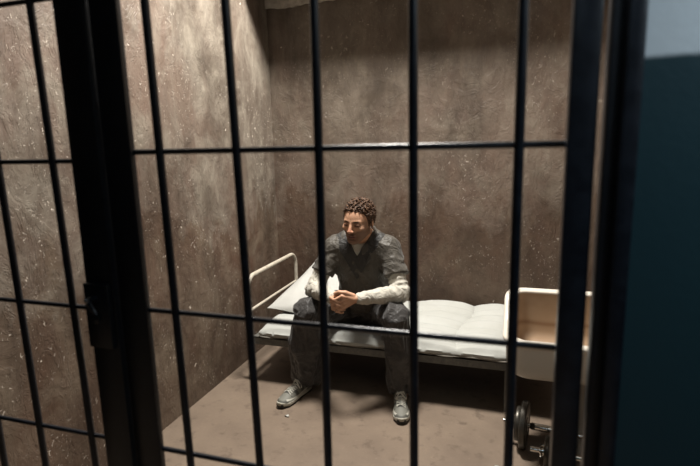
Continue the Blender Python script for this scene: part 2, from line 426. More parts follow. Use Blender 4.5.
for i in range(24): 
    x = BX0+.08+i*.078; g.box((x, BY0+.03, .286), (x+.02, BY1-.045, .291))
g.build('slat_base', BEDG, bed, smooth=False)
for x in (BX0+.36, BX1-.36):
    for y, s in ((BY0+.03, 1), (BY1-.06, -1)):
        MB().tube([(x, y, .262), (x, y, .0)], .011, 10).build('leg', BEDG, bed)
localise(bed)

# mattress (height field top, bellied sides)
def mattress():
    x0, x1, y0, y1 = -1.495, .315, 2.725, 3.50; nx, ny = 260, 110
    bm = bmesh.new()
    seams = [-1.495, -1.10, -.70, -.275, .02, .315]
    def puff(x):
        for a, b in zip(seams, seams[1:]):
            if x <= b+1e-6:
                t = (x-a)/(b-a); return (max(0, math.sin(PI*min(max(t, 0), 1))))**.55
        return 0
    def top(x, y):
        u = (y-y0)/(y1-y0); pf = puff(x+.035*math.sin(y*7))
        q = abs(math.sin(PI*u*3.0+.25*math.sin(x*6)))**.5
        e = min(1, min(u, 1-u)/.10); e = math.sqrt(1-(1-e)**2); ex = min(1, min(x-x0, x1-x)/.05); ex = math.sqrt(max(0, 1-(1-ex)**2))
        n = float(vnoise(np.array([[x*9, y*9, 1.3]]))[0])*.006+float(vnoise(np.array([[x*24, y*24, 5.3]]))[0])*.002
        dent = .035*math.exp(-(((x+.87)/.2)**2+((y-2.98)/.2)**2))
        return .340+e*ex*(.002+.036*pf+.014*q+n)-dent*.35
    grid = [[bm.verts.new((x0+(x1-x0)*i/nx+0*j, y0+(y1-y0)*j/ny, top(x0+(x1-x0)*i/nx, y0+(y1-y0)*j/ny))) for j in range(ny+1)] for i in range(nx+1)]
    for i in range(nx):
        for j in range(ny): bm.faces.new((grid[i][j], grid[i+1][j], grid[i+1][j+1], grid[i][j+1]))
    loop = [grid[i][0] for i in range(nx+1)]+[grid[nx][j] for j in range(1, ny+1)]+[grid[i][ny] for i in range(nx-1, -1, -1)]+[grid[0][j] for j in range(ny-1, 0, -1)]
    cx, cy = (x0+x1)/2, (y0+y1)/2; prev = loop
    for k, (dz, out) in enumerate(((.010, .006), (.022, .007), (.034, .001), (.0405, -.006))):
        ring = []
        for v in loop:
            n = Vector(((1 if v.co.x > x1-1e-4 else -1 if v.co.x < x0+1e-4 else 0), (1 if v.co.y > y1-1e-4 else -1 if v.co.y < y0+1e-4 else 0), 0))
            w = float(vnoise(np.array([[v.co.x*30, v.co.y*30, k*1.7]]))[0])*.003
            ring.append(bm.verts.new(v.co+n*(out+w+(.008*puff(v.co.x) if n.y else 0))-Vector((0, 0, dz))))
        for a in range(len(loop)): b = (a+1) % len(loop); bm.faces.new((prev[a], ring[a], ring[b], prev[b]))
        prev = ring
    bm.faces.new(prev)
    t = MB(); t.merge(bm); o = t.build('mattress', TICK)
    return o
mt = mattress(); rebase(mt)
tag(mt, 'thin white quilted mattress lying on the metal cot', 'mattress')
e = MB(); pts = []
for i in range(120):
    x = -1.49+1.8*i/119; pts.append((x, 2.718+.003*math.sin(x*40), .306+.0035*math.sin(x*23)+random.uniform(-.001, .001)))
e.tube(pts, .0055, 8)
e = e.build('edge_piping', EDGE); e.data.transform(Matrix.Translation(-mt.location)); e.parent = mt
for x in (-1.3, -.98, -.42, -.12, .15):
    for y in (2.93, 3.22):
        tf = MB(); tf.lathe([(.001, -.002), (.012, .001), (.009, .005), (.001, .006)], (x+random.uniform(-.03, .03), y, .3785+.006*(x > -2)), n=10)
        tf = tf.build('tuft', EDGE); tf.data.transform(Matrix.Translation(-mt.location+Vector((0, 0, -.012)))); tf.parent = mt

# pillow
def pillow():
    bm = bmesh.new(); n = 56; L, W = .50, .62
    def pt(i, j, s):
        u, v = i/n*2-1, j/n*2-1
        th = max(0, (1-abs(u)**2.6))**.55*max(0, (1-abs(v)**2.6))**.55
        px = u*L/2*(1-.07*(1-v*v)*0-.06*(1-abs(v)**2)); py = v*W/2*(1-.08*(1-abs(u)**2))
        nn = float(vnoise(np.array([[u*3+7, v*3, s*2.0]]))[0])*.012+float(ridge(np.array([[u*4+v*2, v*1.2+3, s]]))[0])*.006
        return Vector((px, py, s*(.058*th)+nn*th))
    for s in (1, -1):
        g = [[bm.verts.new(pt(i, j, s)) for j in range(n+1)] for i in range(n+1)]
        for i in range(n):
            for j in range(n):
                f = (g[i][j], g[i+1][j], g[i+1][j+1], g[i][j+1]); bm.faces.new(f if s > 0 else f[::-1])
    bmesh.ops.remove_doubles(bm, verts=bm.verts[:], dist=.0008)
    t = MB(); t.merge(bm); return t.build('pillow', PILL)
pl = pillow(); pl.location = (-1.235, 3.17, .485); pl.rotation_euler = (math.radians(17), math.radians(6), math.radians(-9))
tag(pl, 'white pillow by the cream head rail of the cot', 'pillow')

# ------------------------------------------------------------------ sink
def rbox(X, Y, Z, c, h, r):
    qx, qy, qz = np.abs(X-c[0])-h[0]+r, np.abs(Y-c[1])-h[1]+r, np.abs(Z-c[2])-h[2]+r
    return np.sqrt(np.maximum(qx, 0)**2+np.maximum(qy, 0)**2+np.maximum(qz, 0)**2)+np.minimum(np.maximum(qx, np.maximum(qy, qz)), 0)-r
sk = empty('washbasin', (.25, 2.42, 0)); tag(sk, 'off-white enamel washbasin with stained tan bowl right of the mattress', 'sink')
SX, SX0, SX1, SY0, SY1 = .235, -.035, .505, 2.20, 2.64
F = Field((-.12, 2.1, .36), (.6, 2.72, .86), .0042)
def smx(a, b, k): h = np.clip(.5-.5*(a-b)/k, 0, 1); return a*(1-h)+b*h+k*h*(1-h)
def plan(X, Y, in_, r):  # rounded rectangle in plan
    qx = np.abs(X-(SX0+SX1)/2)-(SX1-SX0)/2+in_+r; qy = np.abs(Y-(SY0+SY1)/2)-(SY1-SY0)/2+in_+r
    return np.sqrt(np.maximum(qx, 0)**2+np.maximum(qy, 0)**2)+np.minimum(np.maximum(qx, qy), 0)-r
def ztop(Y): 
    t = np.clip((Y-2.40)/.20, 0, 1); return .622+.118*t*t*(3-2*t)
def outer(X, Y, Z):
    b = np.clip((.58-Z)/.16, 0, 1)                       # belly shrinks towards the bottom
    d = plan(X, Y, .012+.04*b**3.5, .085)
    d = smx(d, Z-ztop(Y), .012); d = smx(d, .436-Z, .035); return d
def inner(X, Y, Z):
    b = np.clip((.74-Z)/.28, 0, 1); return smx(plan(X, Y, .040+.030*b**2, .07), .492-Z, .06)
def rim(X, Y, Z):
    a = plan(X, Y, .016, .085); return np.sqrt((a*.8)**2+(Z-ztop(Y)+.008)**2)-.0165
F.fn((-.12, 2.1, .36), (.6, 2.72, .86), outer)
F.fn((-.12, 2.1, .36), (.6, 2.72, .86), inner, .006, 'sub')
F.fn((-.12, 2.1, .36), (.6, 2.72, .86), rim, .008)
def sink_col(V, N):
    X, Y, Z = V.T; d = plan(X, Y, .030, .08); n = vnoise(V*9)+.5*vnoise(V*31)
    inside = np.clip((-d)/.008, 0, 1)*np.clip((ztop(Y)-.006-Z)/.006, 0, 1)*(Z > .48)
    tan = np.array(S(176, 150, 122)[:3]); dk = np.array(S(136, 104, 76)[:3]); wh = np.array(S(220, 212, 198)[:3])
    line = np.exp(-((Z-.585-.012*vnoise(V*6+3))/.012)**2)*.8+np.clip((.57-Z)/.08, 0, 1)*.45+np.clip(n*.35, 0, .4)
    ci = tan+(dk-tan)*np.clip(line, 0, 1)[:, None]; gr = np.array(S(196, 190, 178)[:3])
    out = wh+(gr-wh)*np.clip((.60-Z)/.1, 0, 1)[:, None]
    return out*(1-inside[:, None])+ci*inside[:, None]
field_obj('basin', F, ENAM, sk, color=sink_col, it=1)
pcol = lambda V, N: np.tile(np.array(S(186, 180, 168)[:3]), (len(V), 1))
F = Field((.1, 2.2, -.01), (.45, 2.62, .5), .005)
F.fn((.1, 2.2, -.01), (.45, 2.62, .5), lambda X, Y, Z: smx(np.sqrt(((X-.29))**2+((Y-2.44))**2)-(.05+.03*np.clip(1-Z/.12, 0, 1)**2+.03*np.clip((Z-.35)/.1, 0, 1)), np.maximum(Z-.462, -Z), .01))
field_obj('pedestal', F, ENAM, sk, color=pcol, it=1)
MB().lathe([(.022, 0), (.022, .004), (.014, .006)], (.24, 2.42, .4925), (0, 0, 1), 20).build('drain', CHROME, sk)
localise(sk)

# ------------------------------------------------------------------ dumbbells
def dumbbell(loc, ang, label, R=.098):
    d = empty('dumbbell', (loc[0], loc[1], 0), ang); tag(d, label, 'dumbbell', 'dumbbells under the washbasin')
    ax = (1, 0, 0); z = R
    h = MB(); h.lathe([(.012, -.185), (.0125, .185)], (0, 0, z), ax, 16); h = h.build('handle', CHROME, d)
    g = MB().lathe([(.012, -.062), (.0165, -.055), (.0165, -.02), (.018, 0), (.0165, .02), (.0165, .055), (.012, .062)], (0, 0, z), ax, 20).build('grip', CHROME, d)
    for s in (-1, 1):
        def plate(x, r, t):
            return MB().lathe([(.014, -t/2), (r*.30, -t/2), (r*.32, -t/2+.004), (r*.78, -t/2+.004), (r*.84, -t/2), (r*.97, -t/2), (r, -t/2+.004), (r, t/2-.004), (r*.97, t/2), (r*.84, t/2), (r*.78, t/2-.004), (r*.32, t/2-.004), (r*.30, t/2), (.014, t/2)], (s*x, 0, z), ax, 40).build('plate', IRON, d)
        plate(.088, R, .030); plate(.115, R*.72, .022)
        k = MB(); k.lathe([(.013, 0), (.026, 0), (.026, .006), (.018, .008), (.018, .018), (.013, .020)], (s*.128, 0, z), (s, 0, 0), 20)
        for a in range(6):
            w = a*PI/3; k.tube([(s*.132, .020*math.cos(w), z+.020*math.sin(w)), (s*.142, .027*math.cos(w), z+.027*math.sin(w))], .0055, 8)
        k.build('collar', CHROME, d)
    return d
dumbbell((.160, 2.425), math.radians(-8), 'larger chrome-handled iron dumbbell farther back under the washbasin', .114)
dumbbell((.282, 2.245), math.radians(-6), 'smaller iron dumbbell nearer the bars, overlapping the larger one', .098)

# ------------------------------------------------------------------ person
import time as _t; _t0 = _t.time()
A3 = lambda *v: np.array(v, float)
PEL = A3(-.87, 3.0, .485)
HIP = {1: A3(-.78, 2.99, .465), -1: A3(-.965, 2.99, .465)}      # +1 = his left (right in the photo)
KNE = {1: A3(-.612, 2.63, .535), -1: A3(-1.125, 2.61, .530)}
ANK = {1: A3(-.585, 2.70, .12), -1: A3(-1.185, 2.68, .12)}
SHO = {1: A3(-.682, 2.83, .872), -1: A3(-1.022, 2.81, .866)}
ELB = {1: A3(-.600, 2.735, .640), -1: A3(-1.110, 2.700, .640)}
WRI = {1: A3(-.790, 2.540, .655), -1: A3(-.925, 2.535, .648)}
LEAN = math.radians(24)
T = np.array([[1, 0, 0], [0, math.cos(LEAN), -math.sin(LEAN)], [0, math.sin(LEAN), math.cos(LEAN)]])  # torso tilts forward (top towards -y)
def torso(F, off, k=.05, waist=0.0):
    F.ell(PEL+A3(0, 0, .0), (.165+off, .135+off, .115+off), T, k)
    F.ell((-.868, 2.965, .61), (.140+off+waist, .108+off, .13+off), T, k)
    F.ell((-.862, 2.900, .77), (.158+off, .112+off, .15+off), T, k)
    F.ell((-.857, 2.865, .85), (.150+off, .098+off, .085+off), T, k)
    F.cap(SHO[-1]+A3(.03, 0, 0), SHO[1]+A3(-.03, 0, 0), .052+off, k=k)
    for s in (1, -1): F.cap(SHO[s]*.8+A3(-.853, 2.83, .955)*.2, (-.853+s*.035, 2.835, .955), .036+off, .040+off, k=.03)
# head frame
yaw, pit, rol = math.radians(-10), math.radians(-6), math.radians(3)
HS = .00106
fw = A3(math.sin(yaw)*math.cos(pit), -math.cos(yaw)*math.cos(pit), math.sin(pit)); fw /= np.linalg.norm(fw)
lf = np.cross(A3(0, 0, 1), -fw); lf = -lf/np.linalg.norm(lf) if lf[0] < 0 else lf/np.linalg.norm(lf)
up = np.cross(lf, -fw); up = up if up[2] > 0 else -up
lf, up = lf*math.cos(rol)-up*math.sin(rol), up*math.cos(rol)+lf*math.sin(rol)
HC = A3(-.834, 2.715, 1.051)
HM = np.stack([lf, fw, up], 1)
def hp(x, y, z): return HC+HM@(A3(x, y, z)*HS)
def he(F, c, r, k, op='add', rot=None):
    M = HM if rot is None else HM@rot
    F.ell(hp(*c), np.array(r)*HS, M, k/1000, op)
def hc(F, a, b, ra, rb, k, op='add'): F.cap(hp(*a), hp(*b), ra*HS, rb*HS, k/1000, op)
def rotz(a): c, s = math.cos(a), math.sin(a); return np.array([[c, -s, 0], [s, c, 0], [0, 0, 1]])
def hand(F, W, dirs):
    pass
F = Field((-1.31, 2.36, .04), (-.46, 3.17, 1.17), .0028)
torso(F, -.004)
for s in (1, -1):
    F.cap(HIP[s], KNE[s], .076, .046, k=.02); F.cap(KNE[s], KNE[s]*.6+ANK[s]*.4+A3(0, .02, 0), .046, .052, k=.02); F.cap(KNE[s]*.6+ANK[s]*.4+A3(0, .02, 0), ANK[s]+A3(0, 0, -.03), .050, .028, k=.02)
    toe = A3(.035*s, -.19, -.065) if s > 0 else A3(-.05, -.19, -.065)
    F.cap(ANK[s]+A3(0, .02, -.075), ANK[s]+toe+A3(0, .04, -.015), .022, .016, k=.01)
    F.cap(SHO[s], ELB[s], .047, .036, k=.03); F.cap(ELB[s], ELB[s]*.65+WRI[s]*.35, .037, .038, k=.01); F.cap(ELB[s]*.65+WRI[s]*.35, WRI[s], .037, .024, k=.01)
# neck and head
F.cap((-.852, 2.845, .93), hp(0, -28, -55), .058, .054, k=.025)
he(F, (0, -14, 22), (74, 98, 84), 12)
he(F, (0, 38, -22), (60, 50, 78), 22)
for s in (1, -1):
    hc(F, (s*50, 2, -52), (s*17, 64, -88), 17, 17, 22)
    hc(F, (s*10, 80, 14), (s*40, 70, 14), 8, 8, 9)
    he(F, (s*43, 60, -24), (20, 20, 16), 14)
    hc(F, (s*31, 96, -4), (s*33, 93, -4), 11.5, 10.5, 7, 'sub')
    he(F, (s*31, 74, -4), (13, 12, 12), 2)
    hc(F, (s*20, 85.5, 1), (s*42, 79, 0), 3, 3, 2)
    he(F, (s*75, -10, -12), (7, 17, 29), 4, rot=rotz(s*-.35)); he(F, (s*81, -6, -10), (4, 9, 17), 4, 'sub')
    he(F, (s*10, 97, -35), (8, 10, 7), 5)
    hc(F, (s*6, 97, -42), (s*7, 99, -38), 3, 3, 2, 'sub')
hc(F, (0, 66, -90), (0, 68, -92), 19, 19, 16)
hc(F, (0, 84, 6), (0, 106, -33), 7, 9.5, 8)
hc(F, (-17, 80, -61), (17, 80, -61), 5.5, 5.5, 5); hc(F, (-9, 85, -60), (9, 85, -60), 6, 6, 5)
hc(F, (-12, 81, -71), (12, 81, -71), 7, 7, 5)
hc(F, (-22, 92, -65.5), (22, 92, -65.5), 3.2, 3.2, 4, 'sub')
hc(F, (-14, 84, -80), (14, 84, -80), 3, 3, 5, 'sub')
# hands: clasped, fingers interlaced
def palm(W, K, th):
    for m_ in K: F.cap(W, m_, .0170, .0110, k=.006)
LK = [A3(-.868+.004*i, 2.490+.002*i, .678-.0205*i) for i in range(4)]       # his left-hand knuckles
RK = [A3(-.930+.003*i, 2.492+.002*i, .664-.0205*i) for i in range(4)]
palm(WRI[1]+A3(-.01, -.005, 0), LK, 0); palm(WRI[-1]+A3(0, -.01, 0), RK, 0)
for i in range(4):
    ln = (1.0, 1.08, 1.0, .82)[i]; p = LK[i]
    a = p+A3(-.033, -.013, -.016)*ln; b = a+A3(-.022, .013, -.018)*ln; c_ = b+A3(-.010, .020, -.010)*ln
    F.chain([p, a, b, c_], [.0092, .0077, .0073, .0064], k=0)
    p = RK[i]; a = p+A3(.030, -.016, -.008)*ln; b = a+A3(.024, .010, -.012)*ln; c_ = b+A3(.010, .020, -.006)*ln
    F.chain([p, a, b, c_], [.0092, .0077, .0073, .0064], k=0)
F.chain([WRI[1]+A3(-.025, -.012, .018), A3(-.852, 2.505, .694), A3(-.884, 2.496, .698), A3(-.908, 2.495, .690)], [.014, .0125, .0105, .0085], k=.004)
F.chain([WRI[-1]+A3(.012, -.012, .016), A3(-.905, 2.510, .682), A3(-.880, 2.512, .685), A3(-.858, 2.506, .683)], [.014, .0125, .0105, .0085], k=.004)
def skin_col(V, N):
    L = (V-HC)@HM/HS; x, y, z = L.T; ax = np.abs(x)
    base = np.array(S(204, 158, 128)[:3]); out = np.tile(base, (len(V), 1))
    n = vnoise(V*60); out *= (1+.08*n)[:, None]
    hd = (V[:, 2] > .86) & (V[:, 1] < 2.86) & (np.linalg.norm(L/np.array([110, 135, 135]), axis=1) < 1.0)
    def mixc(m, c): 
        m = np.clip(m, 0, 1)[:, None]; return out*(1-m)+np.array(c[:3])*m
    jaw = np.clip((-38-z+.35*(ax)-(y-60)*.05+6*n)/14, 0, 1)
    side = np.clip((ax-50+5*n)/8, 0, 1)*np.clip((30-z)/25, 0, 1)*np.clip((y+12)/8, 0, 1)
    mou = np.exp(-(ax/34)**4)*np.clip((z+52)/3, -1, 1)
    beard = np.maximum(jaw*(z < -20), side*.8)*(y > -14)
    must = (z < -44)*(z > -58)*(ax < 30)*1.0
    out[:] = mixc(np.where(hd, np.maximum(beard, must)*.74, 0), S(78, 57, 45))
    lip = np.exp(-(((z+66)/8)**4))*np.exp(-(ax/21)**6)*(y > 70); out[:] = mixc(np.where(hd, lip*.9, 0), S(128, 74, 64)); slit = np.exp(-(((z+65.5)/2.6)**4))*np.exp(-(ax/23)**6)*(y > 66); out[:] = mixc(np.where(hd, slit, 0), S(44, 22, 20))
    brow = np.exp(-(((z-15-.10*(ax-25))/5)**4))*np.exp(-(((ax-27)/17)**4))*(y > 55); out[:] = mixc(np.where(hd, brow*1.0, 0), S(58, 40, 28))
    eye = np.exp(-(((z+5)/3.4)**4))*np.exp(-(((ax-31)/12)**4))*(y > 70); out[:] = mixc(np.where(hd, eye*.95, 0), S(50, 38, 32))
    socket_shade = np.exp(-(((z+2)/12)**4))*np.exp(-(((ax-31)/16)**4))*(y > 60); out[:] = mixc(np.where(hd, socket_shade*.75, 0), S(96, 62, 48))  # shade of the eye sockets painted into the skin colour around the lids
    nos = np.exp(-((y-108)/9)**2)*(z > -48)*(z < 0); out[:] = mixc(np.where(hd, nos*.35, 0), S(190, 110, 90))
    cut = (ax < 7+40*(z > 200))*0
    return out
man = empty('person', (-.87, 2.80, 0)); tag(man, 'man in charcoal V-neck top over white long sleeves seated leaning forward, hands clasped', 'person')
field_obj('body', F, SKIN, man, color=skin_col, it=1)
# hair: skull cap of curls
F = Field(hp(0, 0, 0)-.17, hp(0, 0, 0)+.17, .0019)
he(F, (0, -16, 24), (78, 101, 87), 4)
rng = random.Random(5)
def hairline(x, y):
    pts = [(-200, -62), (-70, -55), (-25, -30), (-18, 2), (-2, 4), (4, -22), (14, -18), (24, 6), (38, 36), (52, 62), (70, 66), (200, 68)]
    return np.interp(y, [p[0] for p in pts], [p[1] for p in pts])
for i in range(1100):
    th = rng.uniform(0, 2*PI); ph = math.acos(rng.uniform(-.55, 1)); d = A3(math.sin(ph)*math.cos(th), math.sin(ph)*math.sin(th), math.cos(ph))
    p = A3(0, -16, 24)+d*A3(78, 101, 87)
    if p[2] < hairline(p[0], p[1])+5: continue
    top = max(0, d[2]); lift = 1+5*top*rng.uniform(.3, 1.3)+2*max(0, d[1])
    q = A3(0, -16, 24)+d*(A3(78, 101, 87)+lift); r = rng.uniform(2.2, 4.2)*(.75+.5*top)
    w = A3(rng.uniform(-1, 1), rng.uniform(-1, 1), rng.uniform(-.3, .8)); w = w/np.linalg.norm(w)*rng.uniform(5, 13)
    hc(F, p, q, r*1.1, r, 3); hc(F, q, q+w, r, r*.6, 2)
S_, X, Y, Z = F.sl(F.lo, F.lo+F.n*F.h)
x = (X-HC[0])/HS; y = (Y-HC[1])/HS; z = (Z-HC[2])/HS
lx = x*HM[0, 0]+y*HM[1, 0]+z*HM[2, 0]; ly = x*HM[0, 1]+y*HM[1, 1]+z*HM[2, 1]; lz = x*HM[0, 2]+y*HM[1, 2]+z*HM[2, 2]
cutd = (hairline(lx, ly)+4*np.sin(lx*.25)+3*np.sin(ly*.4+lx*.2)-lz)/1000*.8
F.F[S_] = np.maximum(F.F[S_], cutd[:F.F.shape[0], :F.F.shape[1], :F.F.shape[2]].astype(np.float32))
field_obj('hair', F, HAIR, man, it=2)

# clothes
def seg_t(V, a, b): v = b-a; return np.clip(((V-a)@v)/v.dot(v), 0, 1)
def seg_d(V, a, b): t = seg_t(V, a, b); return np.linalg.norm(V-a-t[:, None]*(b-a), axis=1), t
# white undershirt
F = Field((-1.27, 2.46, .38), (-.49, 3.16, 1.02), .0040)
torso(F, .002)
for s in (1, -1):
    F.cap(SHO[s], ELB[s], .052, .050, k=.03); F.cap(ELB[s], ELB[s]*.5+WRI[s]*.5, .050, .044, k=.015); F.cap(ELB[s]*.5+WRI[s]*.5, ELB[s]*.06+WRI[s]*.94, .041, .034, k=.01)
F.cap((-.852, 2.85, .90), (-.848, 2.83, .925), .056, .050, k=.02)
F.cap((-.846, 2.83, .990), (-.835, 2.78, 1.06), .056, .070, k=.01, op='sub')
F.cap((-.852, 2.866, .985), (-.85, 2.86, 1.06), .080, .080, k=.006, op='sub')
F.ell((-.842, 2.735, .985), (.062, .06, .075), T, .01, 'sub')
def fold_ws(V, N):
    out = .0025*ridge(V*np.array([22, 22, 14]))+.0015*vnoise(V*45)
    for s in (1, -1):
        d1, t1 = seg_d(V, SHO[s], ELB[s]); d2, t2 = seg_d(V, ELB[s], WRI[s])
        arm = np.minimum(d1, d2) < .075
        ax = (WRI[s]-ELB[s])/np.linalg.norm(WRI[s]-ELB[s]); a2 = (ELB[s]-SHO[s])/np.linalg.norm(ELB[s]-SHO[s])
        u = V@ax; w = .6*vnoise(V*12); f = np.sin(u*150+w*7)*.0028*np.exp(-((t2-.15)/.35)**2)+np.sin(u*210+w*8)*.0022*np.exp(-((t2-.95)/.15)**2)
        g = np.sin((V@a2)*130+w*8)*.003*np.exp(-((t1-.9)/.3)**2)
        out = out+np.where(arm & (d2 < d1), f, 0)+np.where(arm & (d1 <= d2), g, 0)
    return out
field_obj('undershirt', F, WHITE, man, disp=fold_ws, it=2)
# charcoal top
CX = -.857
def vneck(X, Y, Z, apex, slope):   # >0 outside the opening; opening only in front
    return np.maximum(np.abs(X-CX-.0)-slope*(Z-apex), (Y-2.865)*1.0)
def top_field(off, h=.0040):
    F = Field((-1.27, 2.55, .40), (-.47, 3.19, 1.03), h)
    torso(F, off, waist=.012)
    F.cap((-.853, 2.85, .93), (-.852, 2.838, .965), .066+off*.3, .060+off*.3, k=.03)
    # cloth bridging down the belly between chest and lap
    F.ell((-.866, 2.86, .60), (.125+off, .085+off, .14+off), T, .05)
    F.ell((-.862, 2.83, .73), (.13+off, .07+off, .10+off), T, .05)
    return F
F = top_field(.012)
for s in (1, -1):
    E2 = SHO[s]*.42+ELB[s]*.58; F.cap(SHO[s]+A3(-s*.012, 0, 0), E2, .060, .064, k=.035)
    F.cap(E2+(ELB[s]-SHO[s])*.10, E2+(ELB[s]-SHO[s])*.5, .056, .060, k=.004, op='sub')
    ax = (ELB[s]-SHO[s])/np.linalg.norm(ELB[s]-SHO[s])
    F.fn(E2-.11, E2+.11, lambda X, Y, Z, E2=E2, ax=ax: np.maximum(-((X-E2[0])*ax[0]+(Y-E2[1])*ax[1]+(Z-E2[2])*ax[2]), np.sqrt((X-E2[0])**2+(Y-E2[1])**2+(Z-E2[2])**2)-.1), 0, 'sub')
F.fn((-1.0, 2.6, .80), (-.7, 2.87, 1.03), lambda X, Y, Z: vneck(X, Y, Z, .832, .62), .004, 'sub')
F.cap((-.852, 2.846, .95), (-.845, 2.82, 1.05), .058, .066, k=.006, op='sub')
def fold_top(V, N):
    X, Y, Z = V.T; w = vnoise(V*7)
    out = .0055*ridge(np.stack([X*9+Z*4, Y*9, Z*6-np.abs(X-CX)*14], 1)+3)+.0022*ridge(V*22+1)
    out = out+.004*np.sin((Z+1.2*np.abs(X-CX))*60+w*6)*np.exp(-((Z-.66)/.12)**2)
    for s in (1, -1):
        d1, t1 = seg_d(V, SHO[s], ELB[s]); out = out+np.where(d1 < .09, .005*ridge(np.stack([X*10, Y*10, Z*34+X*12*s], 1)), 0)
    sh = np.clip((Z-.84)/.08, 0, 1); out = out+sh*.004*ridge(np.stack([X*26, Y*20+X*8, Z*14], 1))
    return out
field_obj('scrub_top', F, SCRUB, man, disp=fold_top, it=2)
# crossed neck band
F = top_field(.0165, .0034); F2 = Field((-1.27, 2.55, .40), (-.47, 3.19, 1.03), .0034); 
S_, X, Y, Z = F.sl(F.lo, F.lo+F.n*F.h); sh_ = F.F.shape
X, Y, Z = X[:sh_[0]], Y[:, :sh_[1]], Z[:, :, :sh_[2]]
aX = np.abs(X-CX)
band = np.maximum(.62*(Z-.832)-aX, aX-(.012+.60*(Z-.722)))
band = np.maximum(band, Y-2.842); band = np.maximum(band, Z-.965)
F.F = np.maximum(F.F, band.astype(np.float32)*.8)
F.cap((-.852, 2.846, .95), (-.845, 2.82, 1.05), .060, .068, k=.006, op='sub')
F.cap((-.86, 2.93, .60), (-.86, 2.90, .86), .095, .088, k=.004, op='sub')
field_obj('neckband', F, BAND, man, it=2, disp=lambda V, N: .0035*ridge(V*np.array([16, 12, 9])+5))
F = top_field(.0165, .0030); S_, X, Y, Z = F.sl(F.lo, F.lo+F.n*F.h); X, Y, Z = X[:F.F.shape[0]], Y[:, :F.F.shape[1]], Z[:, :, :F.F.shape[2]]
pk = np.maximum(np.maximum(np.abs(X+.772)-.043, np.abs(Z-.715)-.050), Y-2.86)
F.F = np.maximum(F.F, pk.astype(np.float32)); F.cap((-.86, 2.93, .60), (-.86, 2.90, .86), .085, .085, k=.004, op='sub')
field_obj('chest_pocket', F, SCRUB, man, it=2, disp=lambda V, N: .004*ridge(V*np.array([9, 9, 6])+3))
# trousers
F = Field((-1.34, 2.47, .06), (-.44, 3.2, .66), .0042)
F.ell(PEL, (.178, .150, .122), T, .05)
F.cap((-.80, 2.96, .47), (-.94, 2.96, .47), .10, .10, k=.04)
for s in (1, -1):
    F.cap(HIP[s], KNE[s]+A3(0, .02, 0), .100, .070, k=.035)
    mid = KNE[s]*.5+ANK[s]*.5+A3(s*-.0, .015, 0); hem = ANK[s]+A3(0, .012, -.020)
    F.cap(KNE[s], mid, .066, .068 if s > 0 else .078, k=.02); F.cap(mid, hem, .068 if s > 0 else .078, .066 if s > 0 else .076, k=.02)
    F.cap(hem+A3(0, 0, -.075), hem+A3(0, 0, -.09), .080, .080, k=.004, op='sub')
    F.fn(hem-A3(.1, .1, .1), hem+A3(.1, .1, -.03), lambda X, Y, Z, hem=hem: np.maximum(Z-(hem[2]-.042)+0*X+0*Y, -10), 0, 'sub')
def fold_tr(V, N):
    X, Y, Z = V.T; out = .002*vnoise(V*40)
    for s in (1, -1):
        dl, tl = seg_d(V, KNE[s], ANK[s]); dt, tt = seg_d(V, HIP[s], KNE[s])
        shin = dl < dt
        v = .024*ridge(np.stack([X*17+Z*3*s, Y*17, Z*2.2+s], 1))*np.clip(tl*2.2, .12, 1)+.006*ridge(np.stack([X*38, Y*38, Z*6+X*9], 1))+.007*ridge(np.stack([X*20, Y*20, Z*24+X*14], 1))*np.clip((tl-.55)*2.5, 0, 1)
        u = .012*ridge(np.stack([X*15+s, Y*7+Z*6, Z*14], 1))+.005*ridge(np.stack([X*30+s, Y*12, Z*26], 1))*(tt > .05)
        near = (X < -.87) if s < 0 else (X >= -.87)
        out = out+np.where(near, np.where(shin, v, u), 0)
    return out
field_obj('trousers', F, TROU, man, disp=fold_tr, it=2)
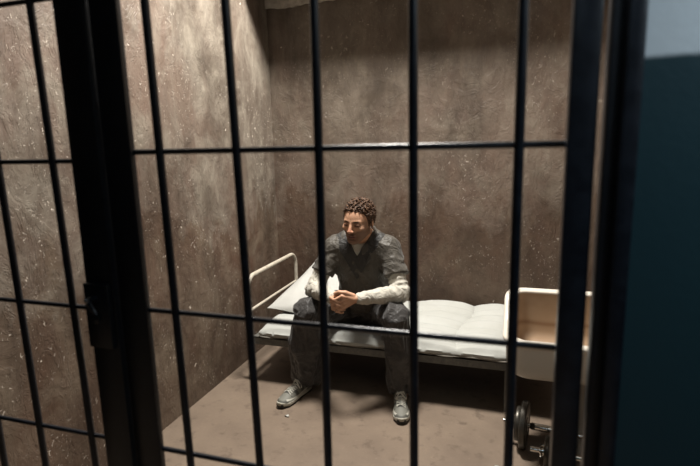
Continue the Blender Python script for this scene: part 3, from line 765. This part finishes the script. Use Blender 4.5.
# shoes
def shoe(s, ankle, ang):
    """local frame: +y heel->toe, built in world"""
    c, sn = math.cos(ang), math.sin(ang); O = A3(ankle[0], ankle[1], 0)
    R = np.array([[c, -sn, 0], [sn, c, 0], [0, 0, 1]])
    W = lambda x, y, z: O+R@(A3(x, y, z)/1000)
    def mk(h=.0026):
        P = np.array([W(x, y, 0) for x in (-70, 70) for y in (-90, 235)]); return Field((P[:, 0].min(), P[:, 1].min(), -.008), (P[:, 0].max(), P[:, 1].max(), .16), h)
    def upper(F, o):
        F.ell(W(0, 160, 26), A3(43+o, 64+o, 30+o)/1000, R, .03)
        F.ell(W(0, 85, 38), A3(38+o, 80+o, 38+o)/1000, R, .03)
        F.ell(W(0, -8, 40), A3(35+o, 58+o, 48+o)/1000, R, .03)
        F.cap(W(0, -12, 70), W(0, 35, 72), (31+o)/1000, (31+o)/1000, k=.02)
        F.cap(W(0, -8, 92), W(0, -8, 120), .033, .036, k=.006, op='sub')
    def local(V): return ((V-O)@R)*1000
    F = mk(); upper(F, 0); F.fn(F.lo, F.lo+F.n*F.h, lambda X, Y, Z: Z-.020+0*X+0*Y, 0, 'sub') 
    def ucol(V, N):
        L = local(V); x, y, z = L.T; out = np.tile(np.array(S(122, 121, 112)[:3]), (len(V), 1)); dk = np.array(S(44, 44, 42)[:3]); lt = np.array(S(214, 211, 198)[:3])
        def mx(m, c): m = np.clip(m, 0, 1)[:, None]; out[:] = out*(1-m)+c*m
        mx((np.sin(y*.11+np.abs(x)*.09) > .2)*(y > 0)*(y < 150)*(np.abs(x) > 22)*.75, dk)
        mx((y < 14)*1.*(z > 34)*.85, dk); mx((y > 178)*1.0*(z < 45)*.55, dk); mx((np.abs(x) < 19)*(y > 20)*(y < 150)*.8, dk)
        mx((np.abs(z-32-.10*np.abs(y-80)) < 4)*(y < 190)*.8, lt)
        return out
    su = field_obj('shoe', F, SHOEM, man, color=ucol, it=1)
    F = mk()
    def sole(X, Y, Z, zlo, zhi, g):
        x = ((X-O[0])*R[0, 0]+(Y-O[1])*R[1, 0])*1000; y = ((X-O[0])*R[0, 1]+(Y-O[1])*R[1, 1])*1000
        w = np.interp(y, [-72, -50, 0, 60, 130, 180, 215, 226], [12, 32, 36, 34, 44, 42, 24, 8])+g
        d = np.maximum(np.abs(x)-w, np.abs(y-77)-149-g)*.8
        z = Z*1000; lift = np.clip((y-170)/56, 0, 1)**2*10
        return smx(d, np.maximum(z-zhi-lift, zlo+lift-z), 5)/1000
    F.fn(F.lo, F.lo+F.n*F.h, lambda X, Y, Z: sole(X, Y, Z, 9, 31, 2))
    field_obj('midsole', F, SHOES, su, it=1)
    F = mk(); F.fn(F.lo, F.lo+F.n*F.h, lambda X, Y, Z: sole(X, Y, Z, 0, 11, 1)); F.ell(W(0, 214, 22), A3(26, 12, 16)/1000, R, .006)
    field_obj('outsole', F, RUB, su, it=1)
    t = MB()
    from mathutils.bvhtree import BVHTree
    bv = BVHTree.FromPolygons([v.co[:] for v in su.data.vertices], [p.vertices[:] for p in su.data.polygons])
    def sz(x, y):
        h_ = bv.ray_cast(Vector(W(x, y, 200)), Vector((0, 0, -1)))[0]
        return h_.z*1000+1.5 if h_ else 60
    def sz0(x, y):  # height of the tongue ridge
        return (66 if y < 60 else 66-(y-60)*.19)-(x/26)**2*9+5.5
    for i in range(6):
        y = 50+i*16; a = W(-24, y, sz(24, y)-1); b = W(0, y+5, sz(0, y)+1); c2 = W(24, y+12 if i % 2 else y-2, sz(24, y)-1)
        t.tube([a, W(-12, y+2, sz(12, y)+1), b, W(12, y+5, sz(12, y)+1), c2], .0033, 8)
        t.tube([W(24, y, sz(24, y)), W(0, y+8, sz(0, y+8)+2.5), W(-24, y+15, sz(24, y+15)-1)], .0030, 8)
    for q in (1, -1):
        lp = [(0, 52), (q*16, 44), (q*33, 52), (q*30, 66), (q*12, 60), (0, 54)]
        t.tube([W(x_, y_, sz(x_, y_)+2) for x_, y_ in lp], .0030, 8)
    t.build('laces', LACE, su)
m = NT('shoe_upper', .6, 0, .4); m.L.new(m.attr(), m.b.inputs['Base Color']); m.bump(m.noise(260, 3), .3, .001); SHOEM = m.m
# local +y must point from heel to toe in the world
shoe(-1, (-1.192, 2.655), PI+math.radians(-13.5))
shoe(1, (-.594, 2.675), PI+math.radians(14))
localise(man)
print('person', round(_t.time()-_t0, 1))

# ------------------------------------------------------------------ small litter
for (x, y, r, lab) in ((-1.165, 2.375, .016, 'pale curled paint flake on the floor by the shoe nearer the left wall'), (-.045, 2.23, .013, 'small pale plaster crumb on the floor left of the dumbbells')):
    bm = bmesh.new(); n = 9; vs = []
    for k in range(n):
        a = 2*PI*k/n; q = r*random.uniform(.55, 1.1); vs.append(bm.verts.new((x+q*math.cos(a), y+q*.6*math.sin(a), .004+random.uniform(0, .007))))
    c0 = bm.verts.new((x, y, .009))
    for k in range(n): bm.faces.new((vs[k], vs[(k+1) % n], c0))
    ex = bmesh.ops.extrude_face_region(bm, geom=bm.faces[:])
    for v in ex['geom']:
        if isinstance(v, bmesh.types.BMVert): v.co.z -= .004
    t = MB(); t.merge(bm); o = t.build('paint_flake', PILL, smooth=False); rebase(o); o.location.z = 0; tag(o, lab, 'debris', 'pale flakes on the floor')

# ------------------------------------------------------------------ lights
LX, LY, LZ = -.80, 2.62, 3.62
lm = empty('hanging_lamp', (LX, LY, LZ)); tag(lm, 'dark metal shaded lamp hanging high above the bed', 'lamp')
MB().lathe([(.02, .14), (.05, .12), (.14, .06), (.20, .0), (.196, .0), (.135, .055), (.045, .112), (.015, .13)], (LX, LY, LZ), n=36).build('lamp_shade', SHADE, lm)
MB().tube([(LX, LY, LZ+.135), (LX, LY, ZT)], .005, 8).build('cord', RUB, lm)
localise(lm)
def area(name, loc, tgt, size, power, col, spread=PI, shape='DISK', sy=None):
    L = bpy.data.lights.new(name, 'AREA'); L.energy = power; L.color = col; L.size = size; L.shape = shape; L.spread = spread
    if sy: L.size_y = sy
    o = bpy.data.objects.new(name, L); C.objects.link(o); o.location = loc
    o.rotation_euler = (Vector(tgt)-Vector(loc)).to_track_quat('-Z', 'Y').to_euler(); return o
L = bpy.data.lights.new('lamp_light', 'SPOT'); L.energy = 780; L.color = (1, .96, .90); L.shadow_soft_size = .26; L.spot_size = math.radians(150); L.spot_blend = .12
o = bpy.data.objects.new('lamp_light', L); C.objects.link(o); o.location = (LX, LY, LZ-.03)
area('corridor_light', (.80, .42, 2.20), (.62, .9, 1.45), .3, 5.0, (.74, .89, 1.0), spread=math.radians(115))
area('corridor_light', (-.2, -1.3, 3.2), (.2, .9, 1.9), .5, .7, (.62, .82, 1.0), spread=math.radians(90))
w = bpy.data.worlds.new('world'); sc.world = w; w.use_nodes = True
w.node_tree.nodes['Background'].inputs[0].default_value = (.5, .6, .7, 1); w.node_tree.nodes['Background'].inputs[1].default_value = .012

# ------------------------------------------------------------------ camera
cam = bpy.data.cameras.new('camera'); co = bpy.data.objects.new('camera', cam); C.objects.link(co); sc.camera = co
cam.sensor_width = 36; cam.lens = 515/700*36; cam.clip_start = .02
f = 515.; down = np.array([(420-350)/f, -(3058-233)/f, -1.]); down /= np.linalg.norm(down)
vy = np.array([(518.4-350)/f, -(134.8-233)/f, -1.]); upv = -down; vy -= upv*vy.dot(upv); vy /= np.linalg.norm(vy); vx = np.cross(vy, upv)
M = Matrix([list(vx), list(vy), list(upv)]).to_4x4(); M.translation = (0, 0, 1.5); co.matrix_world = M
cam.dof.use_dof = True; cam.dof.focus_distance = 2.85; cam.dof.aperture_fstop = 2.8
sc.view_settings.view_transform = 'Standard'; sc.view_settings.look = 'None'; sc.view_settings.gamma = 1; sc.view_settings.exposure = -.1
sc.cycles.use_denoising = True
try: sc.cycles.denoiser = 'OPENIMAGEDENOISE'
except Exception: pass
sc.cycles.max_bounces = 6; sc.cycles.diffuse_bounces = 1
